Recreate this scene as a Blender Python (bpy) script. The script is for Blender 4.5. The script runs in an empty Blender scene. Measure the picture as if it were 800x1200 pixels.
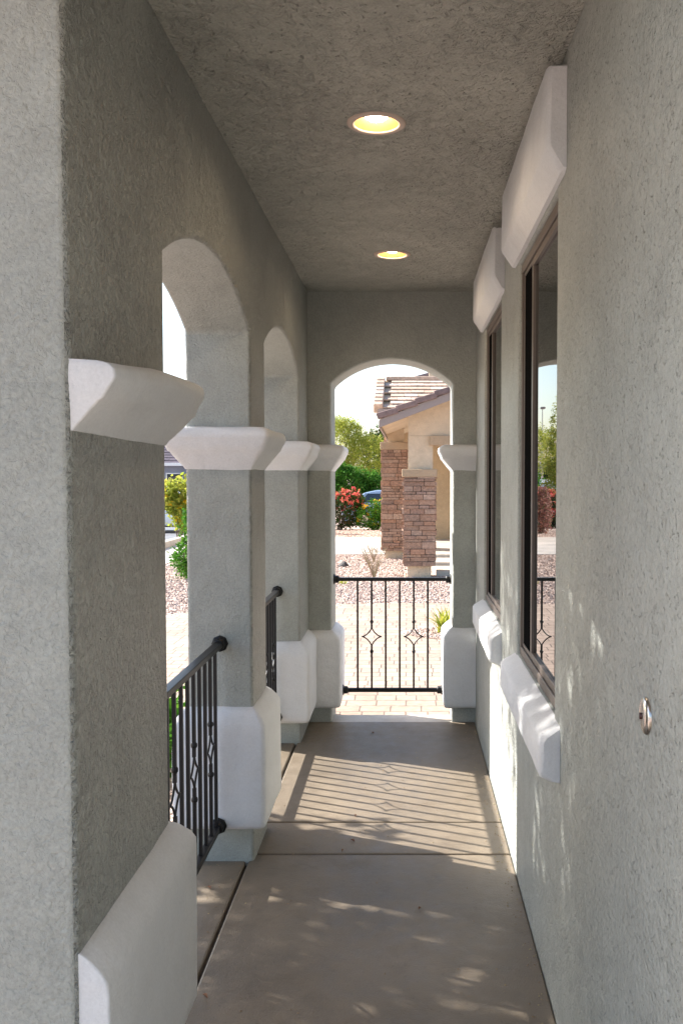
import bpy, bmesh, math, random
from mathutils import Vector, Matrix, noise
random.seed(7)
PI = math.pi
scn = bpy.context.scene
COL = scn.collection

# ------------------------------------------------------------------ materials
def newmat(name):
    m = bpy.data.materials.new(name); m.use_nodes = True
    nt = m.node_tree; b = nt.nodes['Principled BSDF']
    return m, nt, b
def nd(nt, t, **kw):
    n = nt.nodes.new(t)
    for k, v in kw.items():
        if k in n.inputs.keys(): n.inputs[k].default_value = v
        else: setattr(n, k, v)
    return n
def ramp(nt, fac, stops):
    r = nt.nodes.new('ShaderNodeValToRGB')
    e = r.color_ramp.elements
    while len(e) > len(stops): e.remove(e[-1])
    while len(e) < len(stops): e.new(1)
    for i, (p, c) in enumerate(stops):
        e[i].position = p; e[i].color = (*c, 1) if len(c) == 3 else c
    nt.links.new(fac, r.inputs[0]); return r.outputs[0]
def mixc(nt, fac, a, b, mode='MIX'):
    m = nt.nodes.new('ShaderNodeMix'); m.data_type = 'RGBA'; m.blend_type = mode
    for sock, v in ((m.inputs[0], fac), (m.inputs[6], a), (m.inputs[7], b)):
        if hasattr(v, 'links'): nt.links.new(v, sock)
        elif isinstance(v, (int, float)): sock.default_value = v
        else: sock.default_value = (*v, 1)
    return m.outputs[2]
def math_(nt, op, a, b=0.0):
    m = nt.nodes.new('ShaderNodeMath'); m.operation = op
    for s, v in ((m.inputs[0], a), (m.inputs[1], b)):
        if hasattr(v, 'links'): nt.links.new(v, s)
        else: s.default_value = v
    return m.outputs[0]
def bump(nt, b, h, strength=1.0, dist=0.003, prev=None):
    n = nd(nt, 'ShaderNodeBump', Strength=strength, Distance=dist)
    nt.links.new(h, n.inputs['Height'])
    if prev is not None: nt.links.new(prev, n.inputs['Normal'])
    nt.links.new(n.outputs[0], b.inputs['Normal']); return n.outputs[0]
def coords(nt, scale=(1, 1, 1)):
    t = nt.nodes.new('ShaderNodeTexCoord'); m = nt.nodes.new('ShaderNodeMapping')
    nt.links.new(t.outputs['Object'], m.inputs[0]); m.inputs['Scale'].default_value = scale
    return m.outputs[0]
def noi(nt, v, scale, detail=3, rough=.55, dist=0.0):
    n = nd(nt, 'ShaderNodeTexNoise', Scale=scale, Detail=detail, Roughness=rough, Distortion=dist)
    nt.links.new(v, n.inputs['Vector']); return n.outputs[0]

def stucco(name, col, rough=.62, amp=1.0, sc=1.0, pits=.6, spec=.35, blob=.7, var=.08, grain=.12):
    m, nt, b = newmat(name); v = coords(nt)
    big = ramp(nt, noi(nt, v, 1.7, 5, .62, .3), [(.3, (0, 0, 0)), (.7, (1, 1, 1))])
    c = mixc(nt, big, tuple(x * (1 - var) for x in col), tuple(min(1, x * (1 + var)) for x in col))
    blot = ramp(nt, noi(nt, v, 11, 4, .7), [(.35, (1 - var * .9,) * 3), (.65, (1 + var * .6,) * 3)])
    c = mixc(nt, 1, c, blot, 'MULTIPLY')
    fine = noi(nt, v, 150, 2)
    c = mixc(nt, 1, c, ramp(nt, fine, [(.3, (1 - grain,) * 3), (.7, (1 + grain * .85,) * 3)]), 'MULTIPLY')
    nt.links.new(c, b.inputs['Base Color'])
    # lace / dash texture: trowelled blobs, sparse worm-like pits and sand grain; the trowel pressure varies over the wall
    press = ramp(nt, noi(nt, v, 3.1, 3), [(.35, (.45,) * 3), (.65, (1, 1, 1))])
    n1 = noi(nt, v, 60 * sc, 4, .6, .5)
    blobs = ramp(nt, n1, [(.36, (0, 0, 0)), (.50, (.7,) * 3), (.62, (1, 1, 1))])
    n2 = noi(nt, v, 115 * sc, 2, .45, .6)
    pit = ramp(nt, n2, [(.29, (0, 0, 0)), (.36, (1, 1, 1))])
    n3 = noi(nt, v, 300, 2, .5)
    h = math_(nt, 'MULTIPLY', blobs, math_(nt, 'MULTIPLY', press, blob))
    h = math_(nt, 'ADD', h, math_(nt, 'MULTIPLY', pit, pits))
    h = math_(nt, 'ADD', h, math_(nt, 'MULTIPLY', n3, .16))
    lf = noi(nt, v, 7, 4, .55)
    p = bump(nt, b, lf, .6, .02)
    bump(nt, b, h, 1.0, .0050 * amp, p)
    b.inputs['Roughness'].default_value = rough
    b.inputs['Specular IOR Level'].default_value = spec
    return m
WALLC = (.375, .39, .362)
M = {}
M['stucco'] = stucco('greige_stucco', WALLC, amp=.55, rough=.6, spec=.4, pits=.3, sc=1.15)
M['stucco_dash'] = stucco('greige_dash_stucco', WALLC, rough=.36, spec=.8, amp=3.6, sc=.95, pits=.4)
M['stucco_right'] = stucco('greige_stucco_pitted', WALLC, amp=1.25, pits=1.2, blob=.55, rough=.5, spec=.45)
M['stucco_ceiling'] = stucco('greige_stucco_coarse', (.425, .425, .385), amp=3.2, sc=.5, pits=.8, var=.12)
M['trim'] = stucco('white_painted_foam', (.74, .745, .76), rough=.7, amp=.20, sc=1.3, pits=.25, blob=.5, spec=.25, var=.03, grain=.04)
M['cream'] = stucco('cream_stucco', (.61, .50, .365), amp=.7, spec=.1)
M['tan'] = stucco('tan_stucco', (.50, .385, .25), amp=.7, spec=.1)
M['tan_trim'] = stucco('tan_trim_stucco', (.44, .33, .22), amp=.6, spec=.1)
M['bluegrey_wall'] = stucco('blue_grey_stucco', (.26, .28, .36), amp=.7, spec=.1)
M['white_wall'] = stucco('white_stucco', (.6, .58, .54), amp=.7, spec=.1)

def concrete(name, col, scale=1.0):
    m, nt, b = newmat(name); v = coords(nt)
    n1 = noi(nt, v, 1.6 * scale, 6, .62, .4); n2 = noi(nt, v, 14 * scale, 5, .65); n3 = noi(nt, v, 160, 3)
    c = ramp(nt, n1, [(.3, tuple(x * .68 for x in col)), (.5, col), (.68, tuple(x * 1.28 for x in col))])
    c = mixc(nt, .35, c, ramp(nt, n2, [(.3, tuple(x * .65 for x in col)), (.7, tuple(x * 1.25 for x in col))]))
    st = ramp(nt, noi(nt, v, 3.6, 8, .72, .3), [(.52, (1, 1, 1)), (.74, (.74, .70, .65))])
    c = mixc(nt, 1, c, st, 'MULTIPLY')
    sp = ramp(nt, noi(nt, v, 75, 3, .7), [(.28, (.72,) * 3), (.40, (1,) * 3), (.66, (1,) * 3), (.78, (1.18,) * 3)])
    c = mixc(nt, 1, c, sp, 'MULTIPLY')
    nt.links.new(c, b.inputs['Base Color'])
    rr = ramp(nt, n2, [(.3, (.38,) * 3), (.7, (.6,) * 3)]); nt.links.new(rr, b.inputs['Roughness'])
    h = math_(nt, 'ADD', math_(nt, 'MULTIPLY', n3, .5), n2)
    bump(nt, b, h, .9, .003)
    b.inputs['Specular IOR Level'].default_value = .6
    return m
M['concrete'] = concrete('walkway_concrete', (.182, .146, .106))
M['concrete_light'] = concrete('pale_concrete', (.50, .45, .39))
M['joint'] = concrete('joint_grit', (.06, .05, .04))
M['asphalt'] = concrete('asphalt', (.17, .17, .175), .6)

def simple(name, col, rough=.5, metal=0.0, spec=.5, n=0.0):
    m, nt, b = newmat(name)
    b.inputs['Base Color'].default_value = (*col, 1); b.inputs['Roughness'].default_value = rough
    b.inputs['Metallic'].default_value = metal; b.inputs['Specular IOR Level'].default_value = spec
    v = coords(nt); nn = noi(nt, v, 40, 4)
    c = mixc(nt, nn, tuple(x * (.88 - n) for x in col), tuple(min(1, x * (1.1 + n)) for x in col))
    nt.links.new(c, b.inputs['Base Color'])
    bump(nt, b, noi(nt, v, 260, 2), .25, .0006)
    return m
M['iron'] = simple('black_painted_iron', (.008, .008, .009), .42, 0, .35, .1)
M['frame'] = simple('bronze_vinyl_frame', (.125, .10, .085), .45)
M['screen'] = simple('dark_insect_screen', (.008, .008, .008), 1.0, 0, .0)
M['steel'] = simple('brushed_steel', (.62, .58, .55), .22, 1.0)
M['dark'] = simple('dark_rubber', (.015, .015, .016), .7)
M['bark'] = simple('bark', (.16, .115, .08), .9, n=.25)
M['deadleaf'] = simple('dry_leaf', (.20, .09, .045), .8)
M['soil_rock'] = simple('dark_rock', (.05, .045, .045), .8)
M['fascia'] = simple('taupe_fascia_paint', (.30, .245, .22), .6)
M['white_paint'] = simple('white_paint', (.75, .75, .75), .5)
M['reflector'] = simple('gold_reflector', (.24, .115, .035), .45)
M['trim_ring'] = simple('light_trim_ring', (.62, .50, .43), .5)
M['plate_dark'] = simple('lamp_glass_red', (.05, .012, .01), .3)
M['headlight'] = simple('clear_lens', (.7, .72, .75), .1)
M['taillight'] = simple('red_lens', (.35, .01, .01), .2)

def glassy(name, col, ior=1.5, rough=.02):
    m, nt, b = newmat(name)
    b.inputs['Base Color'].default_value = (*col, 1); b.inputs['Roughness'].default_value = rough
    b.inputs['IOR'].default_value = ior; b.inputs['Specular IOR Level'].default_value = .5
    bump(nt, b, noi(nt, coords(nt), 1.1, 1), .05, .004)
    return m
M['glass'] = glassy('window_glass', (.012, .014, .014), 2.1, .004)
M['carglass'] = glassy('car_glass', (.02, .03, .04), 1.7, .02)
def carpaint(name, col):
    m = simple(name, col, .28, .15, .6); m.node_tree.nodes['Principled BSDF'].inputs['Coat Weight'].default_value = .8
    return m
M['car_blue'] = carpaint('silver_blue_paint', (.30, .42, .58)); M['car_white'] = carpaint('white_car_paint', (.75, .77, .8))
m, nt, b = newmat('warm_lamp'); b.inputs['Emission Color'].default_value = (1, .80, .58, 1); b.inputs['Emission Strength'].default_value = 20
M['lamp'] = m

def island(name, cols, rough=.8, transl=0.0, spec=.2, bumpd=0.0, sc=30):
    m, nt, b = newmat(name)
    g = nt.nodes.new('ShaderNodeNewGeometry')
    k = len(cols) - 1
    c = ramp(nt, g.outputs['Random Per Island'], [(i / max(k, 1), cols[i]) for i in range(len(cols))])
    if bumpd:
        v = coords(nt); nn = noi(nt, v, sc, 5, .65)
        c = mixc(nt, 1, c, ramp(nt, nn, [(.25, (.62,) * 3), (.75, (1.25,) * 3)]), 'MULTIPLY')
        bump(nt, b, nn, 1, bumpd)
    nt.links.new(c, b.inputs['Base Color']); b.inputs['Roughness'].default_value = rough
    b.inputs['Specular IOR Level'].default_value = spec
    if transl:
        t = nt.nodes.new('ShaderNodeBsdfTranslucent'); mx = nt.nodes.new('ShaderNodeMixShader'); mx.inputs[0].default_value = transl
        nt.links.new(c, t.inputs[0]); nt.links.new(b.outputs[0], mx.inputs[1]); nt.links.new(t.outputs[0], mx.inputs[2])
        nt.links.new(mx.outputs[0], nt.nodes['Material Output'].inputs[0])
    return m
M['leaf_yellow'] = island('yellow_green_leaf', [(.38, .40, .06), (.26, .33, .04), (.50, .46, .09), (.18, .25, .035)], transl=.5)
M['leaf_green'] = island('bright_green_leaf', [(.05, .16, .015), (.09, .26, .025), (.03, .10, .012), (.14, .28, .035)], transl=.35)
M['leaf_dark'] = island('dark_green_leaf', [(.03, .075, .018), (.05, .11, .02), (.018, .045, .012), (.12, .07, .03)], transl=.25)
M['flower_red'] = island('red_flower', [(.6, .04, .06), (.7, .12, .14), (.55, .18, .08), (.75, .25, .22)], transl=.3)
M['flower_yellow'] = island('yellow_flower', [(.75, .45, .01), (.8, .6, .03), (.7, .3, .01)], transl=.3)
M['flower_pink'] = island('dusty_pink_leaf', [(.32, .15, .13), (.22, .10, .08), (.42, .22, .2), (.12, .12, .04)], transl=.3)
M['twig'] = island('dry_twig', [(.36, .27, .19), (.28, .21, .14), (.42, .37, .22)])
M['stone'] = island('ledgestone', [(.34, .215, .15), (.40, .255, .18), (.27, .175, .13), (.43, .30, .22), (.31, .21, .165), (.38, .22, .145), (.44, .32, .25)], bumpd=.006, sc=26)
M['tile'] = island('roof_tile', [(.52, .40, .31), (.44, .32, .24), (.60, .48, .39), (.49, .35, .26), (.55, .45, .38)], bumpd=.004, sc=14)
M['tile_edge'] = island('roof_tile_edge', [(.22, .155, .14), (.27, .19, .17), (.18, .13, .125)], bumpd=.004, sc=14)
M['tile_dark'] = island('dark_roof_tile', [(.075, .06, .085), (.10, .08, .10), (.06, .05, .07)], bumpd=.004, sc=14)
M['pebble'] = island('pink_pebble', [(.46, .33, .27), (.55, .42, .35), (.35, .24, .195), (.66, .55, .48), (.47, .36, .31), (.24, .165, .135)], bumpd=.002, sc=90)

# gravel ground
m, nt, b = newmat('pink_gravel'); v = coords(nt)
vo = nd(nt, 'ShaderNodeTexVoronoi', Scale=34.0); nt.links.new(v, vo.inputs['Vector'])
sep = nt.nodes.new('ShaderNodeSeparateColor'); nt.links.new(vo.outputs['Color'], sep.inputs[0])
c = ramp(nt, sep.outputs[0], [(0, (.27, .185, .145)), (.3, (.46, .335, .27)), (.6, (.54, .42, .35)), (.85, (.40, .29, .24)), (1, (.64, .54, .47))])
c = mixc(nt, 1, c, ramp(nt, noi(nt, v, .8, 5), [(.3, (.85,) * 3), (.7, (1.12,) * 3)]), 'MULTIPLY')
nt.links.new(c, b.inputs['Base Color']); b.inputs['Roughness'].default_value = .9
bump(nt, b, math_(nt, 'SUBTRACT', 1.0, vo.outputs['Distance']), 1, .02); M['gravel'] = m
# pavers
m, nt, b = newmat('tumbled_pavers'); v = coords(nt)
ds = nd(nt, 'ShaderNodeTexNoise', Scale=3.0, Detail=2.0); nt.links.new(v, ds.inputs['Vector'])
vm = nt.nodes.new('ShaderNodeVectorMath'); vm.operation = 'MULTIPLY_ADD'; vm.inputs[1].default_value = (.015, .015, 0)
nt.links.new(ds.outputs['Color'], vm.inputs[0]); nt.links.new(v, vm.inputs[2])
br = nd(nt, 'ShaderNodeTexBrick', Scale=1.0); br.offset = .5; br.squash = .7; br.squash_frequency = 3
br.inputs['Brick Width'].default_value = .21; br.inputs['Row Height'].default_value = .155; br.inputs['Mortar Size'].default_value = .006
br.inputs['Mortar Smooth'].default_value = .4
br.inputs['Color1'].default_value = (.40, .30, .235, 1); br.inputs['Color2'].default_value = (.33, .245, .19, 1); br.inputs['Mortar'].default_value = (.19, .14, .11, 1)
nt.links.new(vm.outputs[0], br.inputs['Vector'])
c = mixc(nt, 1, br.outputs[0], ramp(nt, noi(nt, v, 22, 5), [(.3, (.82,) * 3), (.7, (1.15,) * 3)]), 'MULTIPLY')
c = mixc(nt, 1, c, ramp(nt, noi(nt, v, 1.3, 3), [(.3, (.9, .88, .86)), (.7, (1.1,) * 3)]), 'MULTIPLY')
nt.links.new(c, b.inputs['Base Color']); b.inputs['Roughness'].default_value = .85
bump(nt, b, math_(nt, 'SUBTRACT', 1.0, br.outputs['Fac']), 1, .006); M['paver'] = m

# ------------------------------------------------------------------ object helpers
def link(name, me, mat, parent=None, smooth=False, bevel=0, seg=2, angle=35):
    o = bpy.data.objects.new(name, me); COL.objects.link(o)
    if mat is not None: me.materials.append(mat)
    if parent is not None: o.parent = parent
    if smooth:
        for p in me.polygons: p.use_smooth = True
    if bevel:
        md = o.modifiers.new('soft_edges', 'BEVEL'); md.width = bevel; md.segments = seg; md.limit_method = 'ANGLE'; md.angle_limit = math.radians(angle)
        md.use_clamp_overlap = True
        for p in me.polygons: p.use_smooth = True
        w = o.modifiers.new('wn', 'WEIGHTED_NORMAL'); w.keep_sharp = False
    return o
def obj(name, bm, mat, parent=None, **kw):
    bmesh.ops.recalc_face_normals(bm, faces=bm.faces)
    me = bpy.data.meshes.new(name); bm.to_mesh(me); bm.free()
    return link(name, me, mat, parent, **kw)
def pyobj(name, vs, fs, mat, parent=None, **kw):
    me = bpy.data.meshes.new(name); me.from_pydata(vs, [], fs); me.update()
    return link(name, me, mat, parent, **kw)
def tag(o, label, cat, group=None):
    o['label'] = label; o['category'] = cat
    if group: o['group'] = group
    return o
def thing(name, label, cat, loc=(0, 0, 0), group=None):
    o = bpy.data.objects.new(name, None); COL.objects.link(o); o.location = loc; o.empty_display_size = .1
    return tag(o, label, cat, group)
def struct(o): o['kind'] = 'structure'; return o
def stuff(o): o['kind'] = 'stuff'; return o
def at_world(o, root):
    """child mesh coords were written in world space: subtract the root position"""
    o.location = -Vector(root.location); return o
def box(bm, x0, x1, y0, y1, z0, z1, mat=None):
    vs = [bm.verts.new(p) for p in ((x0, y0, z0), (x1, y0, z0), (x1, y1, z0), (x0, y1, z0), (x0, y0, z1), (x1, y0, z1), (x1, y1, z1), (x0, y1, z1))]
    if mat is not None:
        for q in vs: q.co = mat @ q.co
    for f in ((0, 3, 2, 1), (4, 5, 6, 7), (0, 1, 5, 4), (1, 2, 6, 5), (2, 3, 7, 6), (3, 0, 4, 7)): bm.faces.new([vs[i] for i in f])
    return vs
def bx(*a): bm = bmesh.new(); box(bm, *a); return bm
def prism(bm, pts, axis, a, b):
    """pts 2D polygon; extruded along axis from a to b. axis x: pts=(y,z); y: pts=(x,z); z: pts=(x,y)"""
    def P(p, t): return {'x': (t, p[0], p[1]), 'y': (p[0], t, p[1]), 'z': (p[0], p[1], t)}[axis]
    A = [bm.verts.new(P(p, a)) for p in pts]; B = [bm.verts.new(P(p, b)) for p in pts]
    bm.faces.new(A); bm.faces.new(B[::-1])
    n = len(pts)
    for i in range(n): bm.faces.new((A[i], A[(i + 1) % n], B[(i + 1) % n], B[i]))
def tube(bm, pts, r, n=8, closed=False, cap=True):
    pts = [Vector(p) for p in pts]; rr = r if isinstance(r, (list, tuple)) else [r] * len(pts)
    rings = []; N = len(pts)
    up = None
    for i, p in enumerate(pts):
        if closed: d = pts[(i + 1) % N] - pts[i - 1]
        else: d = pts[min(i + 1, N - 1)] - pts[max(i - 1, 0)]
        d.normalize()
        if up is None: up = Vector((0, 0, 1)) if abs(d.z) < .9 else Vector((1, 0, 0))
        s = d.cross(up)
        if s.length < 1e-4: s = d.cross(Vector((1, .3, 0)))
        s.normalize(); t = s.cross(d).normalized(); up = t
        rings.append([bm.verts.new(p + rr[i] * (math.cos(2 * PI * (k + .5) / n) * s + math.sin(2 * PI * (k + .5) / n) * t)) for k in range(n)])
    for i in range(N if closed else N - 1):
        a, b_ = rings[i], rings[(i + 1) % N]
        for k in range(n): bm.faces.new((a[k], a[(k + 1) % n], b_[(k + 1) % n], b_[k]))
    if cap and not closed: bm.faces.new(rings[0][::-1]); bm.faces.new(rings[-1])
def lathe(bm, prof, n=32, c=(0, 0, 0), axis='z', capa=False, capb=False):
    rings = []
    for r, h in prof:
        ring = []
        for k in range(n):
            a = 2 * PI * k / n; u, v_ = r * math.cos(a), r * math.sin(a)
            p = {'z': (u, v_, h), 'x': (h, u, v_), 'y': (u, h, v_)}[axis]
            ring.append(bm.verts.new((p[0] + c[0], p[1] + c[1], p[2] + c[2])))
        rings.append(ring)
    for a, b_ in zip(rings, rings[1:]):
        for k in range(n): bm.faces.new((a[k], a[(k + 1) % n], b_[(k + 1) % n], b_[k]))
    if capa: bm.faces.new(rings[0])
    if capb: bm.faces.new(rings[-1][::-1])
def jitter(bm, amp, sc):
    for v_ in bm.verts:
        n = noise.noise_vector(v_.co * sc); v_.co += n * amp

# ------------------------------------------------------------------ dimensions (metres; walkway top z = 0, camera at x = y = 0)
XL, XR, XO = -.624, .43, -.888
YN, Y1A, Y1B, Y2A, Y2B, YE, YEO = 1.71, 2.39, 3.70, 4.06, 5.35, 5.81, 6.14
CEIL, TOPW = 2.716, 2.95
SPR, APX = 2.145, 2.30
GXL, GXR = -.478, .285

def arch_pts(a, b_, n=22):
    w = (b_ - a) / 2; rise = APX - SPR; R = (w * w + rise * rise) / (2 * rise); cz = APX - R; cy = (a + b_) / 2
    th = math.asin(w / R)
    return [(cy + R * math.sin(-th + 2 * th * i / n), cz + R * math.cos(-th + 2 * th * i / n)) for i in range(n + 1)]
# soft arch corner at the springing, slightly rounder than a pure segment
def comb(u0, u1, z0, z1, ops):
    pts = [(u0, z0)]
    for a, b_ in ops:
        pts.append((a, z0)); pts += arch_pts(a, b_); pts.append((b_, z0))
    pts += [(u1, z0), (u1, z1), (u0, z1)]
    return pts

# ---- left arcade wall
W = thing('arcade_wall', 'grey-green stucco porch wall with two arched openings on the left of the walkway', 'wall', (XL - .13, YN, 0))
bm = bmesh.new(); prism(bm, comb(YN, YE + .002, -.12, TOPW, [(Y1A, Y1B), (Y2A, Y2B)]), 'x', XO, XL)
wo = at_world(obj('wall', bm, M['stucco'], W, bevel=.016, seg=3), W); wo.data.materials.append(M['stucco_dash'])
for p in wo.data.polygons:
    if abs(p.normal.x) > .9: p.material_index = 1
# ---- end wall
E = thing('end_wall', 'grey-green stucco wall with an arched gateway closing the far end of the walkway', 'wall', (0, YE, 0))
bm = bmesh.new(); prism(bm, comb(XO, XR + .22, -.12, TOPW, [(GXL, GXR)]), 'y', YE, YEO)
at_world(obj('wall', bm, M['stucco'], E, bevel=.016, seg=3), E)

def ring_trim(name, x0, x1, y0, y1, prof, root, sides=(1, 1, 1, 1), mat=None, cap=True):
    """moulding that wraps a rectangular pier. prof = [(offset, z)], sides = multipliers for -x,+x,-y,+y"""
    bm = bmesh.new(); rings = []
    for off, z in prof:
        a, b_, c, d = [off * s for s in sides]
        X0, X1, Y0, Y1 = x0 - a, x1 + b_, y0 - c, y1 + d
        r = min(.022 if sides[2] else .006, off * .5 + .003)
        ring = []
        def corner(cx, cy, a0, ok, px, py):
            if ok:
                for k in range(5):
                    t = a0 + PI / 2 * k / 4; ring.append((cx + r * math.cos(t), cy + r * math.sin(t)))
            else:
                for k in range(5): ring.append((px + (k - 2) * 1e-4 * (1 if a0 in (0, PI) else 1), py))
        corner(X1 - r, Y1 - r, 0, True, X1, Y1); corner(X0 + r, Y1 - r, PI / 2, True, X0, Y1)
        corner(X0 + r, Y0 + r, PI, True, X0, Y0); corner(X1 - r, Y0 + r, 3 * PI / 2, True, X1, Y0)
        rings.append([bm.verts.new((p[0], p[1], z)) for p in ring])
    n = len(rings[0])
    for A, B in zip(rings, rings[1:]):
        for k in range(n): bm.faces.new((A[k], A[(k + 1) % n], B[(k + 1) % n], B[k]))
    bm.faces.new(rings[0][::-1]); bm.faces.new(rings[-1])
    # hand-worked foam: slight waviness
    bmesh.ops.subdivide_edges(bm, edges=[e for e in bm.edges if e.calc_length() > .12], cuts=3, use_grid_fill=True)
    jitter(bm, .0045, 11)
    o = obj(name, bm, mat or M['trim'], root, smooth=True); at_world(o, root)
    o.modifiers.new('es', 'EDGE_SPLIT').split_angle = math.radians(48)
    return o
def cornice(zb): return [(.001, zb - .012), (.008, zb), (.020, zb + .014), (.040, zb + .040), (.056, zb + .062), (.062, zb + .066), (.070, zb + .088), (.081, zb + .110), (.084, zb + .122), (.081, zb + .138), (.070, zb + .149), (.05, zb + .154), (.001, zb + .158)]
def plinth(zb, zt): return [(.001, zb + .002), (.03, zb), (.048, zb + .006), (.055, zb + .02), (.057, zb + .05), (.057, zt - .085), (.055, zt - .062), (.045, zt - .042), (.020, zt - .014), (.001, zt)]
e = .002
oc = ring_trim('cornice', XO, XL, YN + .008, Y1A, cornice(1.665), W, (1, 1, .0, 1))
for v_ in oc.data.vertices:
    t = min(1, max(0, (v_.co.y - YN) / .45)); v_.co.z = 1.69 + (v_.co.z - 1.69) * (.76 + .24 * t)
ring_trim('cornice', XO, XL, Y1B, Y2A, cornice(1.608), W)
ring_trim('cornice', XO, XL, Y2B, YE - .03, cornice(1.610), W, (1, 1, 1, 0))
ring_trim('plinth', XO, XL, YN + .010, Y1A, plinth(.150, .665), W, (1, 1, 0, 1))
ring_trim('plinth', XO, XL, Y1B, Y2A, plinth(.145, .635), W)
ring_trim('plinth', XO, XL, Y2B, YE - .03, plinth(.125, .60), W, (1, 1, 1, 0))
ring_trim('cornice', XO - .01, GXL, YE + .004, YEO, cornice(1.606), E, (1, 1, 1, 1))
ring_trim('cornice', GXR, XR + .1, YE + .004, YEO, cornice(1.606), E, (1, 0, 1, 1))
ring_trim('plinth', XO - .01, GXL, YE + .004, YEO, plinth(.095, .59), E, (1, 1, 1, 1))
ring_trim('plinth', GXR, XR + .1, YE + .004, YEO, plinth(.095, .605), E, (1, 0, 1, 1))

# ---- house wall with two windows
H = thing('house_wall', 'long grey-green stucco house wall with two windows on the right of the walkway', 'wall', (XR, 3, 0))
WZ0, WZ1 = .87, 2.385
WIN = [(2.68, 3.60), (4.26, 5.16)]
def grid_wall(us, zs, holes, x0, x1):
    bm = bmesh.new(); F = {}; B = {}
    for i, u in enumerate(us):
        for k, z in enumerate(zs):
            F[i, k] = bm.verts.new((x0, u, z)); B[i, k] = bm.verts.new((x1, u, z))
    solid = lambda i, k: 0 <= i < len(us) - 1 and 0 <= k < len(zs) - 1 and (i, k) not in holes
    for i in range(len(us) - 1):
        for k in range(len(zs) - 1):
            if not solid(i, k): continue
            bm.faces.new((F[i, k], F[i + 1, k], F[i + 1, k + 1], F[i, k + 1])); bm.faces.new((B[i, k], B[i, k + 1], B[i + 1, k + 1], B[i + 1, k]))
            if not solid(i - 1, k): bm.faces.new((F[i, k], F[i, k + 1], B[i, k + 1], B[i, k]))
            if not solid(i + 1, k): bm.faces.new((F[i + 1, k], B[i + 1, k], B[i + 1, k + 1], F[i + 1, k + 1]))
            if not solid(i, k - 1): bm.faces.new((F[i, k], B[i, k], B[i + 1, k], F[i + 1, k]))
            if not solid(i, k + 1): bm.faces.new((F[i, k + 1], F[i + 1, k + 1], B[i + 1, k + 1], B[i, k + 1]))
    return bm
bm = grid_wall([.2, WIN[0][0], WIN[0][1], WIN[1][0], WIN[1][1], YE + .003], [-.12, WZ0, WZ1, TOPW], {(1, 1), (3, 1)}, XR, XR + .2)
at_world(obj('wall', bm, M['stucco_right'], H, bevel=.014, seg=3), H)
def frame_bars(bm, x0, x1, y0, y1, z0, z1, t, tz=None):
    tz = tz or t
    box(bm, x0, x1, y0, y0 + t, z0, z1); box(bm, x0, x1, y1 - t, y1, z0, z1)
    box(bm, x0, x1, y0 + t, y1 - t, z0, z0 + tz); box(bm, x0, x1, y0 + t, y1 - t, z1 - tz, z1)
for a, b_ in WIN:
    win = bpy.data.objects.new('window', None); COL.objects.link(win); win.parent = H
    y0, y1 = a + .001, b_ - .001; z0, z1 = WZ0 + .001, WZ1 - .001; ym = a + .645
    def wp(name, bm, mat, **kw):
        o = obj(name, bm, mat, win, **kw); o.location = -Vector(H.location); return o
    bm = bmesh.new(); frame_bars(bm, XR + .012, XR + .10, y0, y1, z0, z1, .026, .035)
    wp('frame', bm, M['frame'], bevel=.003)
    bm = bmesh.new(); frame_bars(bm, XR + .019, XR + .030, ym + .014, y1 - .027, z0 + .036, z1 - .036, .014)
    wp('screen_frame', bm, M['frame'], bevel=.002)
    wp('insect_screen', bx(XR + .022, XR + .024, ym + .0285, y1 - .0415, z0 + .0505, z1 - .0505), M['screen'])
    bm = bmesh.new(); frame_bars(bm, XR + .018, XR + .045, y0 + .027, ym + .012, z0 + .036, z1 - .036, .026)
    wp('sash', bm, M['frame'], bevel=.002)
    wp('pane', bx(XR + .028, XR + .034, y0 + .0535, ym - .0145, z0 + .0625, z1 - .0625), M['glass'])
    wp('pane', bx(XR + .068, XR + .074, ym - .03, y1 - .027, z0 + .036, z1 - .036), M['glass'])
def long_trim(name, prof, y0, y1, endb):
    """profile [(protrusion, z)] run along y with bevelled ends"""
    bm = bmesh.new(); N = 14
    cz = sum(p[1] for p in prof) / len(prof); rings = []
    ys = [(y0, 0), (y0 + endb * .35, .6), (y0 + endb, 1)] + [(y0 + endb + (y1 - y0 - 2 * endb) * k / N, 1) for k in range(1, N)] + [(y1 - endb, 1), (y1 - endb * .35, .6), (y1, 0)]
    for y, s in ys:
        q = 1 - .25 * (1 - s)
        rings.append([bm.verts.new((XR + .004 - max(p, 0) * (1 - .22 * (1 - s)), y, cz + (z - cz) * (1 - .08 * (1 - s)))) for p, z in prof])
    n = len(prof)
    for A, B in zip(rings, rings[1:]):
        for k in range(n): bm.faces.new((A[k], A[(k + 1) % n], B[(k + 1) % n], B[k]))
    bm.faces.new(rings[0][::-1]); bm.faces.new(rings[-1])
    jitter(bm, .0022, 7)
    o = obj(name, bm, M['trim'], H, smooth=True); at_world(o, H)
    o.modifiers.new('es', 'EDGE_SPLIT').split_angle = math.radians(38)
    return o
lint = [(0, 2.69), (.052, 2.688), (.058, 2.68), (.060, 2.47), (.055, 2.455), (.016, 2.40), (0, 2.396)]
sil = [(0, .868), (.012, .862), (.052, .838), (.062, .826), (.064, .735), (.058, .72), (.03, .705), (0, .70)]
long_trim('lintel', lint, 2.53, 3.74, .03); long_trim('lintel', [(p, z - .012) for p, z in lint], 4.12, 5.33, .03)
long_trim('window_sill', sil, 2.57, 3.67, .018); long_trim('window_sill', sil, 4.17, 5.24, .018)
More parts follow.
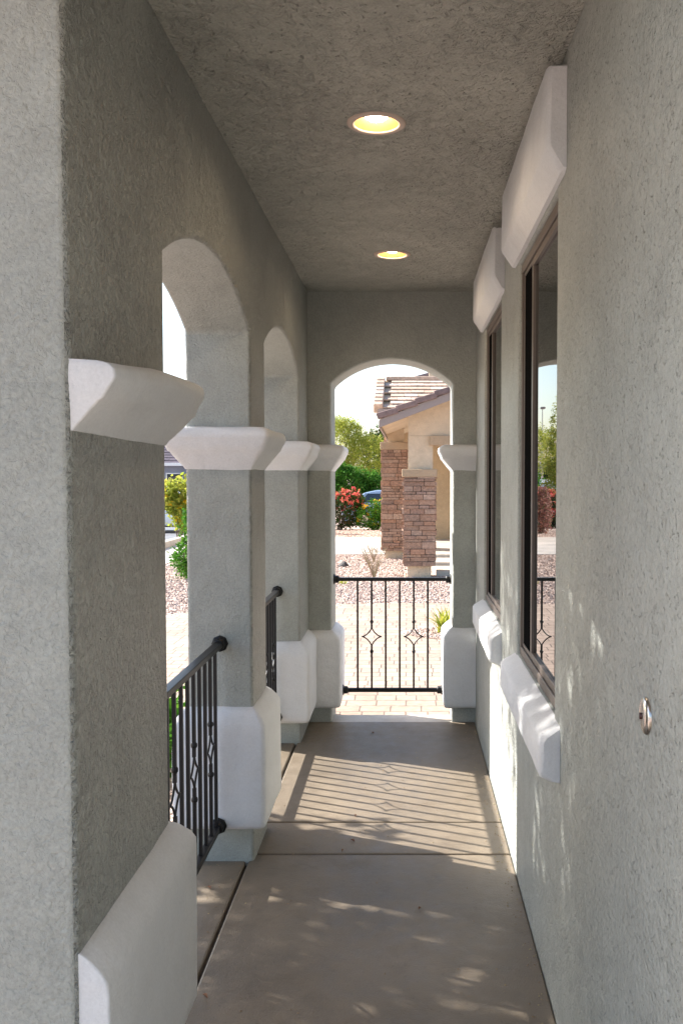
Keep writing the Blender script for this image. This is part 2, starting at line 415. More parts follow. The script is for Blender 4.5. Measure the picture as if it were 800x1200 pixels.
# ---- round cover plate on the wall
P = thing('cover_plate', 'small round metal cover plate screwed to the stucco wall on the right', 'cover plate', (XR, 1.64, 1.145))
bm = bmesh.new(); lathe(bm, [(.034, .001), (.034, -.003), (.031, -.0065), (.02, -.0095), (.009, -.0105), (.0, -.0105)], 36, axis='x'); obj('plate', bm, M['steel'], P, smooth=True)
bm = bmesh.new(); lathe(bm, [(.006, -.009), (.006, -.0135), (.0, -.014)], 16, axis='x'); obj('screw', bm, M['plate_dark'], P, smooth=True)

# ---- ceiling with round holes for the recessed lights
LP = [(-.100, 3.04), (-.078, 4.83)]
C_ = thing('porch_ceiling', 'coarse grey stucco ceiling over the walkway between the two side walls', 'ceiling', (0, 3.5, CEIL))
bm = bmesh.new(); edges = []
def loop(ps):
    vs = [bm.verts.new(p) for p in ps]; return [bm.edges.new((vs[i], vs[(i + 1) % len(vs)])) for i in range(len(vs))]
edges += loop([(XL + .001, -.8, CEIL), (XR - .001, -.8, CEIL), (XR - .001, YE - .001, CEIL), (XL + .001, YE - .001, CEIL)])
for lx, ly in LP: edges += loop([(lx + .075 * math.cos(2 * PI * k / 32), ly + .075 * math.sin(2 * PI * k / 32), CEIL) for k in range(32)])
bmesh.ops.triangle_fill(bm, use_beauty=True, use_dissolve=False, edges=edges)
r = bmesh.ops.extrude_face_region(bm, geom=list(bm.faces))
for v_ in [g for g in r['geom'] if isinstance(g, bmesh.types.BMVert)]: v_.co.z += .11
at_world(obj('ceiling', bm, M['stucco_ceiling'], C_), C_)
at_world(obj('roof_deck', bx(XO - .35, XR + .6, -.9, YEO + .3, TOPW + .002, TOPW + .12), M['tan'], C_), C_)
at_world(obj('ceiling_core', bx(XL + .003, XR - .003, -.79, YE - .003, CEIL + .112, TOPW), M['tan'], C_), C_)
def ceiling_light(x, y, label, proto=None):
    L = thing('ceiling_light', label, 'ceiling light', (x, y, CEIL), 'recessed ceiling lights')
    if proto:
        for ch in proto.children:
            c2 = ch.copy(); COL.objects.link(c2); c2.parent = L
        return L
    bm = bmesh.new(); lathe(bm, [(.072, .004), (.072, -.004), (.078, -.007), (.090, -.0065), (.095, -.003), (.096, .0)], 48); obj('trim_ring', bm, M['trim_ring'], L, smooth=True)
    bm = bmesh.new(); lathe(bm, [(.0725, -.003), (.067, .014), (.058, .034), (.051, .05)], 48); obj('reflector', bm, M['reflector'], L, smooth=True)
    bm = bmesh.new(); lathe(bm, [(.036, .048), (.037, .022), (.031, .014), (.018, .009), (.0005, .008)], 32); obj('bulb', bm, M['lamp'], L, smooth=True)
    return L
L1 = ceiling_light(*LP[0], 'round recessed ceiling light nearest the viewer, glowing warm white')
ceiling_light(*LP[1], 'round recessed ceiling light farther along, close to the end wall', L1)
for lx, ly in LP:
    ld = bpy.data.lights.new('bulb_glow', 'SPOT'); ld.energy = 4; ld.color = (1, .76, .5); ld.spot_size = math.radians(172); ld.spot_blend = 1; ld.shadow_soft_size = .045
    lo = bpy.data.objects.new('bulb_glow', ld); lo.location = (lx, ly, CEIL - .012); COL.objects.link(lo)

# ------------------------------------------------------------------ railings
def railing(kind, label, p0, p1, first, n, stars, cat='railing', group='black iron railings'):
    """p0->p1 horizontal run (x,y); first = distance of first baluster from p0"""
    p0 = Vector((*p0, 0)); p1 = Vector((*p1, 0)); L = (p1 - p0).length
    R = thing(kind, label, cat, p0, group); R.rotation_euler.z = math.atan2(p1.y - p0.y, p1.x - p0.x)
    zt, zb = .905, .168
    obj('top_rail', bx(.004, L - .004, -.017, .017, zt - .022, zt), M['iron'], R, bevel=.003)
    obj('bottom_rail', bx(.004, L - .004, -.013, .013, zb - .013, zb + .013), M['iron'], R, bevel=.003)
    for z in (zt - .011, zb):
        k = 0 if z > .5 else .0565   # the lower rail meets the projecting plinths
        for x, s in ((k, 1), (L - k, -1)):
            bm = bmesh.new(); lathe(bm, [(.034, x + s * .0005), (.034, x + s * .006), (.026, x + s * .010), (.025, x + s * .03), (.019, x + s * .036)], 8, (0, 0, z), 'x', True, True)
            obj('bracket', bm, M['iron'], R, bevel=.002)
    for i in range(n):
        x = first + i * .0912; h = .0062
        bm = bmesh.new()
        if i in stars:
            zc = .518
            kn = [(.0065, -.012), (.011, -.006), (.012, 0), (.011, .006), (.0065, .012)]
            box(bm, x - h, x + h, -h, h, zb + .0132, zc - .056); lathe(bm, kn, 10, (x, 0, zc - .098))
            b0 = obj('baluster', bm, M['iron'], R)
            bm = bmesh.new(); box(bm, x - h, x + h, -h, h, zc + .056, zt - .0222); lathe(bm, kn, 10, (x, 0, zc + .098)); obj('upper_bar', bm, M['iron'], b0)
            bm = bmesh.new(); pts = []
            for k in range(48):
                t = 2 * PI * k / 48; ct, st = math.cos(t), math.sin(t)
                pts.append((x + .064 * math.copysign(abs(ct) ** 2.6, ct), 0, zc + .062 * math.copysign(abs(st) ** 3.2, st)))
            tube(bm, pts, .0042, 6, closed=True); obj('basket', bm, M['iron'], b0, smooth=True)
        else:
            box(bm, x - h, x + h, -h, h, zb + .0132, zt - .0222); obj('baluster', bm, M['iron'], R)
    return R
XM = (XL + XO) / 2
railing('railing', 'black iron railing in the nearer side arch, behind the closest pillar', (XM, Y1B), (XM, Y1A), .10, 13, (1, 4, 7, 10))
railing('railing', 'black iron railing in the farther side arch, mostly hidden by the middle pillar', (XM, Y2B), (XM, Y2A), .10, 13, (1, 4, 7, 10))
railing('railing', 'black iron railing with two diamond baskets across the end archway', (GXL, 5.97), (GXR, 5.97), .155, 6, (1, 4))

# ------------------------------------------------------------------ setting
def slab(name, rects, z0, z1, mat, bev=.008):
    bm = bmesh.new()
    for x0, x1, y0, y1 in rects: box(bm, x0, x1, y0, y1, z0, z1)
    return struct(obj(name, bm, mat, bevel=bev, seg=2))
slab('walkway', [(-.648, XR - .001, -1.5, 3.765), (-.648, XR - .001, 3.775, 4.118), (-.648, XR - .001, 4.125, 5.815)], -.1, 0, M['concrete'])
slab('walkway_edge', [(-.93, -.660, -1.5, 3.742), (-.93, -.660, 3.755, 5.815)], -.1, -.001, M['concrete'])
struct(obj('joint_bed', bx(-.94, XR - .002, -1.52, 5.81, -.11, -.02), M['joint']))
slab('threshold', [(XO + .02, XR + .1, 5.822, 6.01)], -.1, -.006, M['concrete_light'])

def smooth(a, b_, t): t = max(0, min(1, (t - a) / (b_ - a))); return t * t * (3 - 2 * t)
def gz(x, y): return -.055 - .42 * smooth(23, 40, y)
ysamp = [-300, -60, -20, -8, -2, 0, 2, 4, 6, 8, 10, 12, 14, 16, 18, 20, 22] + [23 + k for k in range(0, 19, 1)] + [45, 50, 60, 80, 120, 200, 400]
RX0, RX1 = -13.0, -5.40
xs = [-400, -120, -60, -30, -20, RX0 - 1.5, RX0 - .02, RX0, RX1, RX1 + .02, -4.35, -3, -1.5, 0, 2, 5, 12, 30, 80, 200, 400]
def prof_z(x, y):
    base = gz(x, y)
    return base - .13 if RX0 - .001 <= x <= RX1 + .001 else base
vs = [(x, y, prof_z(x, y)) for y in ysamp for x in xs]; nx = len(xs)
fs = [(j * nx + i, j * nx + i + 1, (j + 1) * nx + i + 1, (j + 1) * nx + i) for j in range(len(ysamp) - 1) for i in range(nx - 1)]
struct(pyobj('ground', vs, fs, M['gravel']))
def strip(name, x0, x1, y0, y1, dz, mat, thick=0):
    yy = [y0] + [y for y in ysamp if y0 < y < y1] + [y1]; vs = []; fs = []
    for y in yy: vs += [(x0, y, prof_z((x0 + x1) / 2, y) + dz), (x1, y, prof_z((x0 + x1) / 2, y) + dz)]
    for j in range(len(yy) - 1): fs.append((2 * j, 2 * j + 1, 2 * j + 3, 2 * j + 2))
    if thick:
        n = len(vs); vs += [(a, b2, c - thick) for a, b2, c in vs]
        for j in range(len(yy) - 1): fs += [(2 * j, 2 * j + 2, n + 2 * j + 2, n + 2 * j), (2 * j + 1, n + 2 * j + 1, n + 2 * j + 3, 2 * j + 3)]
        fs += [(0, n, n + 1, 1)]
    return struct(pyobj(name, vs, fs, mat))
strip('road', RX0 + .004, RX1 - .004, -60, 120, .004, M['asphalt'])
strip('sidewalk', RX1 + .16, -4.35, -60, 120, .012, M['concrete_light'], .05)
strip('sidewalk', RX0 - 1.3, RX0 - .16, -60, 120, .012, M['concrete_light'], .05)
strip('kerb', RX1 - .004, RX1 + .156, -60, 120, .148, M['concrete_light'], .2)
strip('kerb', RX0 - .156, RX0 + .004, -60, 120, .148, M['concrete_light'], .2)
strip('driveway', -4.345, -.46, 18.5, 23.5, .014, M['concrete_light'], .05)
# paver courtyard
bm = bmesh.new(); prism(bm, [(-3.6, 6.02), (3.5, 6.02), (3.5, 11.3), (-.2, 11.45), (-1.2, 11.3), (-2.2, 10.55), (-3.6, 9.9)], 'z', -.10, -.034)
struct(obj('courtyard_pavers', bm, M['paver'], bevel=.008))
# small gravel planting island in the pavers
bm = bmesh.new(); prism(bm, [(.02 + .62 * math.cos(t) * (1 + .12 * math.sin(3 * t)) + .55, 9.25 + .36 * math.sin(t)) for t in [2 * PI * k / 24 for k in range(24)]], 'z', -.09, -.026)
struct(obj('planting_bed', bm, M['gravel']))

def scatter_pebbles(name, regions, sizes):
    vs, fs = [], []
    for (inside, x0, x1, y0, y1, n, zf) in regions:
        k = 0
        while k < n:
            x, y = random.uniform(x0, x1), random.uniform(y0, y1)
            if not inside(x, y): continue
            k += 1; s = random.uniform(*sizes); z = zf(x, y) + s * .25; b0 = len(vs); a = random.uniform(0, PI)
            sx, sy, sz = s * random.uniform(.8, 1.4), s * random.uniform(.7, 1.1), s * random.uniform(.5, .85)
            ca, sa = math.cos(a), math.sin(a)
            for px, py, pz in ((1, .15, .1), (-.1, 1, -.1), (-1, -.2, .15), (.1, -1, 0), (.15, .1, 1), (-.2, .1, -.7)):
                px += random.uniform(-.25, .25); py += random.uniform(-.25, .25); px *= sx; py *= sy
                vs.append((x + px * ca - py * sa, y + px * sa + py * ca, z + pz * sz))
            for f in ((0, 1, 4), (1, 2, 4), (2, 3, 4), (3, 0, 4), (1, 0, 5), (2, 1, 5), (3, 2, 5), (0, 3, 5)): fs.append(tuple(b0 + i for i in f))
    return stuff(pyobj(name, vs, fs, M['pebble']))
front = lambda x, y: not (y < 11.5 + (x < -1.2) * (x + 1.2) * .55 + .02)
scatter_pebbles('gravel_stones', [
    (front, -2.2, 2.2, 11.0, 14.6, 9000, gz), (front, -4.3, .1, 14.0, 18.45, 8000, gz), (front, -4.3, -2.0, 10, 14.5, 5500, gz),
    (lambda x, y: True, -4.3, -.5, 23.6, 27.8, 3500, gz),
    (lambda x, y: ((x - .57) / .58) ** 2 + ((y - 9.25) / .33) ** 2 < 1, 0, 1.2, 8.9, 9.6, 900, lambda x, y: -.028)], (.010, .024))

# ------------------------------------------------------------------ vegetation
def rnd_ball():
    while True:
        p = Vector((random.uniform(-1, 1), random.uniform(-1, 1), random.uniform(-1, 1)))
        if p.length < 1: return p
def foliage(name, lobes, nclump, per, size, spread, mat, parent, aspect=.55, shell=.5, droop=0.0):
    vs, fs = [], []
    wt = [l[3] * l[4] * l[5] for l in lobes]
    for _ in range(nclump):
        l = random.choices(lobes, wt)[0]; p = rnd_ball()
        p = p * (1 - shell) + p.normalized() * shell * random.uniform(.75, 1.05)
        c = Vector((l[0] + p.x * l[3], l[1] + p.y * l[4], l[2] + p.z * l[5])); sp = spread * random.uniform(.6, 1.5)
        for _ in range(per):
            q = c + rnd_ball() * sp; s = size * random.uniform(.6, 1.35)
            d = rnd_ball().normalized(); d.z = d.z * .7 - droop; d.normalize(); w = d.cross(rnd_ball()).normalized() * s * aspect * .5; d = d * s
            b0 = len(vs); vs += [q - w * .15, q + d * .5 + w, q + d, q + d * .5 - w]; fs.append((b0, b0 + 1, b0 + 2, b0 + 3))
    return pyobj(name, [tuple(v_) for v_ in vs], fs, mat, parent)
def limbs(bm, base, top_pts, r0, z_fork):
    fork = Vector((base[0] + random.uniform(-.1, .1), base[1] + random.uniform(-.1, .1), z_fork))
    tube(bm, [base, (base[0] + .03, base[1], (base[2] + z_fork) / 2), fork], [r0 * 1.25, r0, r0 * .85], 9)
    for t in top_pts:
        t = Vector(t); mid = fork.lerp(t, .5) + Vector((random.uniform(-.1, .1), random.uniform(-.1, .1), .12))
        tube(bm, [fork, mid, t], [r0 * .6, r0 * .38, r0 * .1], 7)
        for _ in range(4):
            s = mid.lerp(t, random.uniform(0, .8)); e2 = s + Vector((random.uniform(-1, 1), random.uniform(-1, 1), random.uniform(0, .9))) * .4 * (t - fork).length
            tube(bm, [s, s.lerp(e2, .5) + Vector((0, 0, .05)), e2], [r0 * .22, r0 * .14, r0 * .04], 5)
def tree(kind, label, base, lobes, nclump, per, size, spread, mat, r0=.12, zf=1.2, cat='tree', **kw):
    T = thing(kind, label, cat, base)
    L = [(l[0], l[1], l[2], l[3], l[4], l[5]) for l in lobes]
    bm = bmesh.new(); limbs(bm, (0, 0, -.1), [(l[0] + random.uniform(-.3, .3) * l[3], l[1], l[2] + .3 * l[5]) for l in L], r0, zf); obj('trunk', bm, M['bark'], T, smooth=True)
    foliage('crown', L, nclump, per, size, spread, mat, T, **kw)
    return T
# shade tree outside, left of the arcade (its leaf shadows fall through the arches)
tree('shade_tree', 'leafy green tree outside the arcade to the left of the arches', (-4.3, 4.22, -.055),
     [(.3, -.1, 2.7, 1.0, 1.25, .9), (.3, -.2, 3.6, 1.1, 1.25, .9), (.2, -.1, 4.5, 1.1, 1.2, .8), (.2, 1.95, 5.3, 1.0, 1.15, .75), (1.2, .3, 2.0, .5, .8, .35)], 660, 36, .085, .22, M['leaf_dark'], .07, 1.3, aspect=.6, shell=.15)
# feathery yellow-green tree and green tree beyond the driveway
tree('palo_verde_tree', 'feathery yellow-green tree against the white sky, left of the neighbouring house', (-3.7, 46, gz(0, 46)),
     [(.3, 0, 3.6, 1.5, 1.4, 1.25), (-1.6, .4, 3.2, 1.5, 1.4, 1.3), (1.7, -.3, 2.9, 1.3, 1.2, 1.2), (-.3, .2, 4.45, .9, .9, .65), (.7, .1, 4.2, .8, .8, .6)], 1050, 34, .10, .26, M['leaf_yellow'], .13, 1.3, aspect=.35, shell=.35, droop=.3)
tree('broadleaf_tree', 'rounded bright green tree below the feathery yellow-green one', (-2.6, 40, gz(0, 40)),
     [(.1, 0, 1.5, 1.15, .9, .85), (-1.3, 0, 1.5, 1.0, .9, .8), (1.1, .1, 1.35, .75, .8, .8), (-.4, 0, 2.15, .7, .7, .42)], 800, 30, .10, .2, M['leaf_green'], .12, .6, aspect=.6, shell=.5)
tree('dark_tree', 'dark blue-green tree standing far behind the yellow-green tree', (-1.0, 62, gz(0, 62)),
     [(0, 0, 3.2, 2.2, 1.5, 2.2)], 420, 22, .2, .4, M['leaf_dark'], .2, 1.5, aspect=.6)
def shrub(kind, label, base, lobes, ncl, per, size, spread, mat, flowers=None, nfl=0, fl_size=.1, cat='shrub', stems=9, fz=.15, **kw):
    T = thing(kind, label, cat, base); bm = bmesh.new()
    for _ in range(stems):
        l = random.choice(lobes); t = Vector((l[0] + random.uniform(-.6, .6) * l[3], l[1] + random.uniform(-.5, .5) * l[4], l[2] + .3 * l[5]))
        s = Vector((random.uniform(-.1, .1), random.uniform(-.1, .1), -.05)); tube(bm, [s, s.lerp(t, .5) + Vector((0, 0, .06)), t], [.016, .011, .005], 5)
    obj('stems', bm, M['bark'], T)
    foliage('foliage', lobes, ncl, per, size, spread, mat, T, **kw)
    if flowers:
        vs_l = [(l[0], l[1] - .05, l[2] + l[5] * fz, l[3] * 1.04, l[4] * 1.05, l[5] * (1.06 - fz)) for l in lobes]
        stuff(foliage('flowers', vs_l, nfl, 14, fl_size, fl_size * .7, flowers, T, shell=.95))
    return T
shrub('flowering_shrub', 'tall green shrub topped with red blossoms beside the parked car', (-2.1, 28.6, gz(0, 28.6)),
      [(.05, 0, .62, .70, .55, .60), (-.75, .1, .65, .62, .5, .62), (.35, -.05, .9, .42, .4, .38)], 300, 22, .085, .13, M['leaf_dark'], M['flower_red'], 62, .085, fz=.5)
shrub('flowering_shrub', 'lower shrub covered in yellow flowers next to the stone pillar', (-1.05, 28.3, gz(0, 28.3)),
      [(0, 0, .42, .56, .45, .48), (.35, .1, .46, .42, .4, .48)], 240, 20, .07, .11, M['leaf_green'], M['flower_yellow'], 46, .06, fz=.1)
shrub('flowering_shrub', 'red-flowered shrub at the foot of the tall cypress, reflected in the window', (-3.95, 30.3, gz(0, 30)),
      [(0, 0, .6, .5, .5, .6)], 150, 20, .08, .12, M['leaf_dark'], M['flower_red'], 60, .085, fz=.3)
shrub('dusty_pink_shrub', 'dusty pink-brown shrub reflected in the nearer window', (-2.80, 25.5, gz(0, 25.5)),
      [(0, 0, .62, .26, .35, .66)], 170, 20, .07, .1, M['flower_pink'])
T = thing('cypress_tree', 'tall narrow cypress reflected in the nearer window', 'tree', (-5.05, 36.5, gz(0, 36.5)))
bm = bmesh.new(); tube(bm, [(0, 0, -.1), (0, 0, 2), (0, 0, 4.6)], [.09, .06, .01], 8); obj('trunk', bm, M['bark'], T)
foliage('crown', [(0, 0, 1.3, .62, .62, 1.4), (0, 0, 2.6, .48, .48, 1.4), (0, 0, 3.8, .30, .30, 1.2), (0, 0, 4.6, .14, .14, .6)], 420, 24, .1, .15, M['leaf_yellow'], T, shell=.6, aspect=.4)
shrub('leafy_shrub', 'slender green shrub at the edge of the middle pillar, beyond the gravel', (-3.40, 14.3, gz(0, 14)),
      [(0, 0, .32, .20, .3, .36), (.10, 0, .75, .17, .25, .42)], 150, 18, .06, .09, M['leaf_green'])
shrub('leafy_shrub', 'low green shrub just outside the nearer side railing', (-1.42, 5.15, -.055),
      [(0, 0, .12, .28, .5, .17), (-.1, .4, .14, .26, .3, .16)], 100, 18, .07, .1, M['leaf_green'])
shrub('leafy_shrub', 'yellow-green bushy plant in front of the white car', (-6.0, 24.3, gz(0, 24)),
      [(0, 0, 1.0, .55, .5, .45), (.15, 0, .6, .35, .4, .4)], 150, 18, .13, .18, M['leaf_yellow'], M['flower_yellow'], 22, .08)
# strap-leaf plant by the gateway
def strap_plant(name, label, base, n, L, mat, w=.012, lean=.8):
    vs, fs = [], []
    for _ in range(n):
        a = random.uniform(0, 2 * PI); le = L * random.uniform(.6, 1.15); ln = lean * random.uniform(.3, 1.1); b0 = len(vs)
        sd = Vector((-math.sin(a), math.cos(a), 0)) * w; ox = Vector((random.uniform(-.06, .06), random.uniform(-.05, .05), 0))
        for k in range(5):
            t = k / 4; p = ox + Vector((math.cos(a) * le * ln * t * t, math.sin(a) * le * ln * t * t, le * (t - .42 * ln * t * t))); s = sd * (1 - t) ** .6
            vs += [tuple(p - s), tuple(p + s)]
        for k in range(4): fs.append((b0 + 2 * k, b0 + 2 * k + 1, b0 + 2 * k + 3, b0 + 2 * k + 2))
    o = pyobj(name, vs, fs, mat); o.location = base; return tag(o, label, 'plant')
strap_plant('strap_leaf_plant', 'small tuft of bright green strap leaves beyond the end railing', (.37, 9.25, -.03), 130, .30, M['leaf_yellow'], .010, .95)
def twig_plant(label, base, hh, n):
    bm = bmesh.new()
    for _ in range(n):
        a = random.uniform(0, 2 * PI); l = hh * random.uniform(.5, 1); t = Vector((math.cos(a) * l * .45, math.sin(a) * l * .45, l))
        tube(bm, [(0, 0, -.02), t * .5 + Vector((0, 0, .04)), t], [.006, .004, .002], 4)
        for _ in range(4):
            s = t * random.uniform(.4, 1); e2 = s + Vector((random.uniform(-.08, .08), random.uniform(-.08, .08), random.uniform(.02, .12))); tube(bm, [s, e2], [.003, .001], 4)
    o = obj('twiggy_plant', bm, M['twig']); o.location = base; return tag(o, label, 'plant')
twig_plant('bare twiggy desert plant standing in the gravel before the stone pillars', (-.52, 14.3, -.055), .5, 26)
twig_plant('small dry sprig growing in gravel close to the left stone pillar', (-.62, 17.0, -.055), .4, 12)
strap_plant('grass_tuft', 'pale yellowish grass tuft low in the gravel beyond the end railing', (-.95, 13.6, -.05), 30, .10, M['leaf_yellow'], .006, 1)
bm = bmesh.new(); bmesh.ops.create_icosphere(bm, subdivisions=2, radius=.10)
for v_ in bm.verts: v_.co.z *= .8 if v_.co.z > 0 else .2; v_.co.x *= 1.1 - .6 * max(0, v_.co.z / .1)
jitter(bm, .02, 8); o = obj('dark_rock', bm, M['soil_rock']); o.location = (-1.12, 16.2, -.045); tag(o, 'small dark pointed rock alone on the pink gravel', 'rock')

# fallen leaves on the walkway
for i, (x, y, lb) in enumerate([(-.235, 3.90, 'small brown dry leaf lying on the narrow slab between the two floor joints'), (.045, 3.28, 'brown dry leaf in the middle of the large slab, near its far joint'),
        (-.61, 2.72, 'dark curled leaf on the concrete beside the closest plinth'), (-.21, 5.55, 'dark leaf lying close to the end archway'), (-.27, 3.795, 'tiny brown leaf sitting right on the floor joint'),
        (-.755, 3.45, 'dry leaf on the edge strip under the nearer railing'), (-.24, 4.19, 'small dry leaf in the sunlit patch just past the joint')]):
    vs = []; N = 9; s = random.uniform(.010, .016)
    for k in range(N):
        t = k / (N - 1); w = math.sin(PI * t) ** .8 * .42 * s
        vs += [((t - .5) * 2 * s, -w, .003 + .006 * math.sin(PI * t)), ((t - .5) * 2 * s, 0, .001 + .002 * math.sin(2 * t)), ((t - .5) * 2 * s, w, .004 + .005 * math.sin(PI * t))]
    fs = [(3 * k + j, 3 * k + j + 1, 3 * k + j + 4, 3 * k + j + 3) for k in range(N - 1) for j in (0, 1)]
    o = pyobj('fallen_leaf', vs, fs, M['deadleaf']); o.location = (x, y, .001); o.rotation_euler.z = random.uniform(0, 6); tag(o, lb, 'leaf', 'fallen leaves')

# wind-blown grit collected along the edges of the slabs
vs, fs = [], []
def grit(x, y, z):
    b0 = len(vs); r = random.uniform(.0012, .0042); a = random.uniform(0, PI)
    for k in range(4): vs.append((x + r * random.uniform(.7, 1.4) * math.cos(a + k * PI / 2), y + r * math.sin(a + k * PI / 2), z))
    vs.append((x, y, z + r * .9))
    for k in range(4): fs.append((b0 + k, b0 + (k + 1) % 4, b0 + 4))
for _ in range(420):
    y = random.uniform(1.6, 5.75); t = abs(random.gauss(0, .035))
    grit(XR - .004 - t, y, .0005) if random.random() < .6 else grit(random.uniform(-.63, .42), y, .0005)
for _ in range(150): grit(random.uniform(-.92, -.67), random.uniform(2.4, 3.7), .0)
stuff(pyobj('grit', vs, fs, M['twig']))

# ------------------------------------------------------------------ neighbouring house
NH = thing('stone_trimmed_house', 'cream stucco house with stone-clad pillars and pink tile roof beyond the gravel', 'house', (0, 14.4, -.055))
def npart(name, bm, mat, parent=None, **kw):
    o = obj(name, bm, mat, parent or NH, **kw)
    o.location = (-Vector(NH.location)) if (parent is None or parent is NH) else (0, 0, 0)
    return o
def ledgestone(x0, x1, y0, y1, z0, z1):
    bm = bmesh.new(); z = z0
    while z < z1 - .02:
        h = min(random.choice([.045, .055, .07, .085, .11]), z1 - z)
        for side in range(4):
            L = (x1 - x0) if side in (0, 2) else (y1 - y0); t = -.012
            while t < L:
                w = min(random.uniform(.10, .34), L - t + .012)
                if L - t - w < .06: w = L - t + .012
                d = random.uniform(.004, .042); g = .004
                if side == 0: box(bm, x0 + t + g, x0 + t + w - g, y0 - d, y0 + .03, z + .003, z + h - .003)
                if side == 2: box(bm, x0 + t + g, x0 + t + w - g, y1 - .03, y1 + d, z + .003, z + h - .003)
                if side == 1: box(bm, x1 - .03, x1 + d, y0 + t + g, y0 + t + w - g, z + .003, z + h - .003)
                if side == 3: box(bm, x0 - d, x0 + .03, y0 + t + g, y0 + t + w - g, z + .003, z + h - .003)
                t += w
        z += h
    return bm
def pillar(x0, x1, y0, y1, zb, zs, zc, ztop, ux0, ux1):
    p = npart('pillar', bx(x0 + .05, x1 - .05, y0 + .05, y1 - .05, -.1, zb), M['cream'])
    c = npart('pillar_core', bx(x0 + .01, x1 - .01, y0 + .01, y1 - .01, zb, zs), M['soil_rock'], p)
    c = npart('stone_cladding', ledgestone(x0, x1, y0, y1, zb, zs), M['stone'], p)
    npart('cap', bx(x0 - .04, x1 + .04, y0 - .04, y1 + .04, zs, zc), M['tan_trim'], p, bevel=.01)
    npart('upper_column', bx(ux0, ux1, y0 + .06, y1 - .06, zc, ztop), M['cream'], p)
pillar(-.045, .425, 14.4, 14.87, .13, 1.527, 1.65, 2.168, .013, .40)
pillar(-.475, -.01, 17.6, 18.07, .10, 2.035, 2.18, 2.70, -.375, -.06)
o = npart('stone_cladding', ledgestone(-.60, -.46, 24.2, 24.7, -.05, 2.85), M['stone']); 
npart('wall', bx(-.58, -.47, 24.22, 24.68, -.1, 2.84), M['soil_rock'])
# walls
GY = 14.46
bm = bmesh.new()   # gable front above the porch opening
prism(bm, [(.013, 2.172), (5.2, 2.172), (5.2, 2.9), (3.4, 3.9 - .1), (.013, 2.52)], 'y', GY, GY + .35); npart('gable_wall', bm, M['cream'])
npart('header_beam', bx(.35, 5.0, GY - .07, GY + .42, 2.02, 2.17), M['tan_trim'], bevel=.01)
npart('wall', bx(2.6, 5.2, GY + .01, GY + .34, -.1, 2.019), M['cream'])
bm = bmesh.new(); prism(bm, [(-.40, -.1), (6, -.1), (6, 2.98), (-.40, 2.98)], 'y', 20.2, 20.45); npart('wall', bm, M['tan'])
npart('wall', bx(-.42, -.22, 20.46, 31, -.5, 2.98), M['cream'])
npart('door', bx(1.15, 2.1, 20.15, 20.199, .16, 2.2), M['fascia'])
npart('porch_ceiling', bx(-.3, 5.2, 14.82, 20.19, 2.52, 2.56), M['cream'])
bm = bmesh.new()
for k, (y, z) in enumerate([(14.65, .03), (15.5, .085), (16.4, .14)]): box(bm, .46, 4, y, 20.19, -.1 + (.13 if k else 0) + .055 * max(0, k - 1), z)
npart('porch_steps', bm, M['concrete_light'], bevel=.006)
def tile_plane(o, u, v_, nu, nv, tw, tl, mat, rough=.02, clip=None):
    """tiles laid on the plane o + a*u + b*v (v points up the slope)"""
    u = Vector(u).normalized(); v_ = Vector(v_).normalized(); n = u.cross(v_).normalized()
    if n.z < 0: n = -n
    bm = bmesh.new(); o = Vector(o)
    for j in range(nv):
        for i in range(nu):
            a0 = i * tw + (tw / 2 if j % 2 else 0) + .003; b0 = j * tl
            if clip and not clip(a0 + tw / 2, b0 + tl / 2): continue
            lift = random.uniform(-.004, .006)
            def P(a, b_, c): return o + u * a + v_ * b_ + n * c
            t = .03
            q = [P(a0, b0, .035 + lift), P(a0 + tw - .006, b0, .035 + lift), P(a0 + tw - .006, b0 + tl * 1.12, .0), P(a0, b0 + tl * 1.12, .0),
                 P(a0, b0, .035 + t + lift), P(a0 + tw - .006, b0, .035 + t + lift), P(a0 + tw - .006, b0 + tl * 1.12, t), P(a0, b0 + tl * 1.12, t)]
            vs = [bm.verts.new(x) for x in q]
            for f in ((0, 3, 2, 1), (4, 5, 6, 7), (0, 1, 5, 4), (1, 2, 6, 5), (2, 3, 7, 6), (3, 0, 4, 7)): bm.faces.new([vs[k] for k in f])
    return bm
# front gable roof (faces the viewer): left slope falls to -x
sl = math.atan(.385); U = Vector((math.cos(sl), 0, math.sin(sl)))
EX, EZ, FY = -.40, 2.35, 13.95
npart('roof', tile_plane((EX, FY + .04, EZ + .03), (0, 1, 0), U, 20, 13, .31, .31, M['tile']), M['tile'])
bm = bmesh.new()   # roof deck with soffit
prism(bm, [(EX, EZ - .03), (EX + 4, EZ - .03 + 4 * .385), (EX + 4, EZ + .035 + 4 * .385), (EX, EZ + .035)], 'y', FY + .03, 20.1); npart('roof_deck', bm, M['cream'])
bm = bmesh.new()
prism(bm, [(EX - .02, EZ - .075), (EX + 4, EZ - .075 + 4.02 * .385), (EX + 4, EZ + .045 + 4.02 * .385), (EX - .02, EZ + .045)], 'y', FY, FY + .028); npart('rake_board', bm, M['fascia'])
npart('eave_board', bx(EX - .03, EX - .002, FY + .03, 20.0, EZ - .08, EZ + .03), M['fascia'])
bm = bmesh.new()   # rake tiles: overlapping barrel-ends along the front edge
for k in range(13):
    s0 = k * .31 - .02; Rm = Matrix.Translation((EX, 0, EZ)) @ Matrix.Rotation(-sl, 4, 'Y')
    vv = box(bm, s0, s0 + .33, FY - .035, FY + .14, .035, .125, Rm)
    for q in vv[0::4]: q.co.z += .0
    for q in (vv[0], vv[3], vv[4], vv[7]): q.co += Vector((-.012, 0, .026))
npart('rake_tiles', bm, M['tile_edge'], bevel=.014)
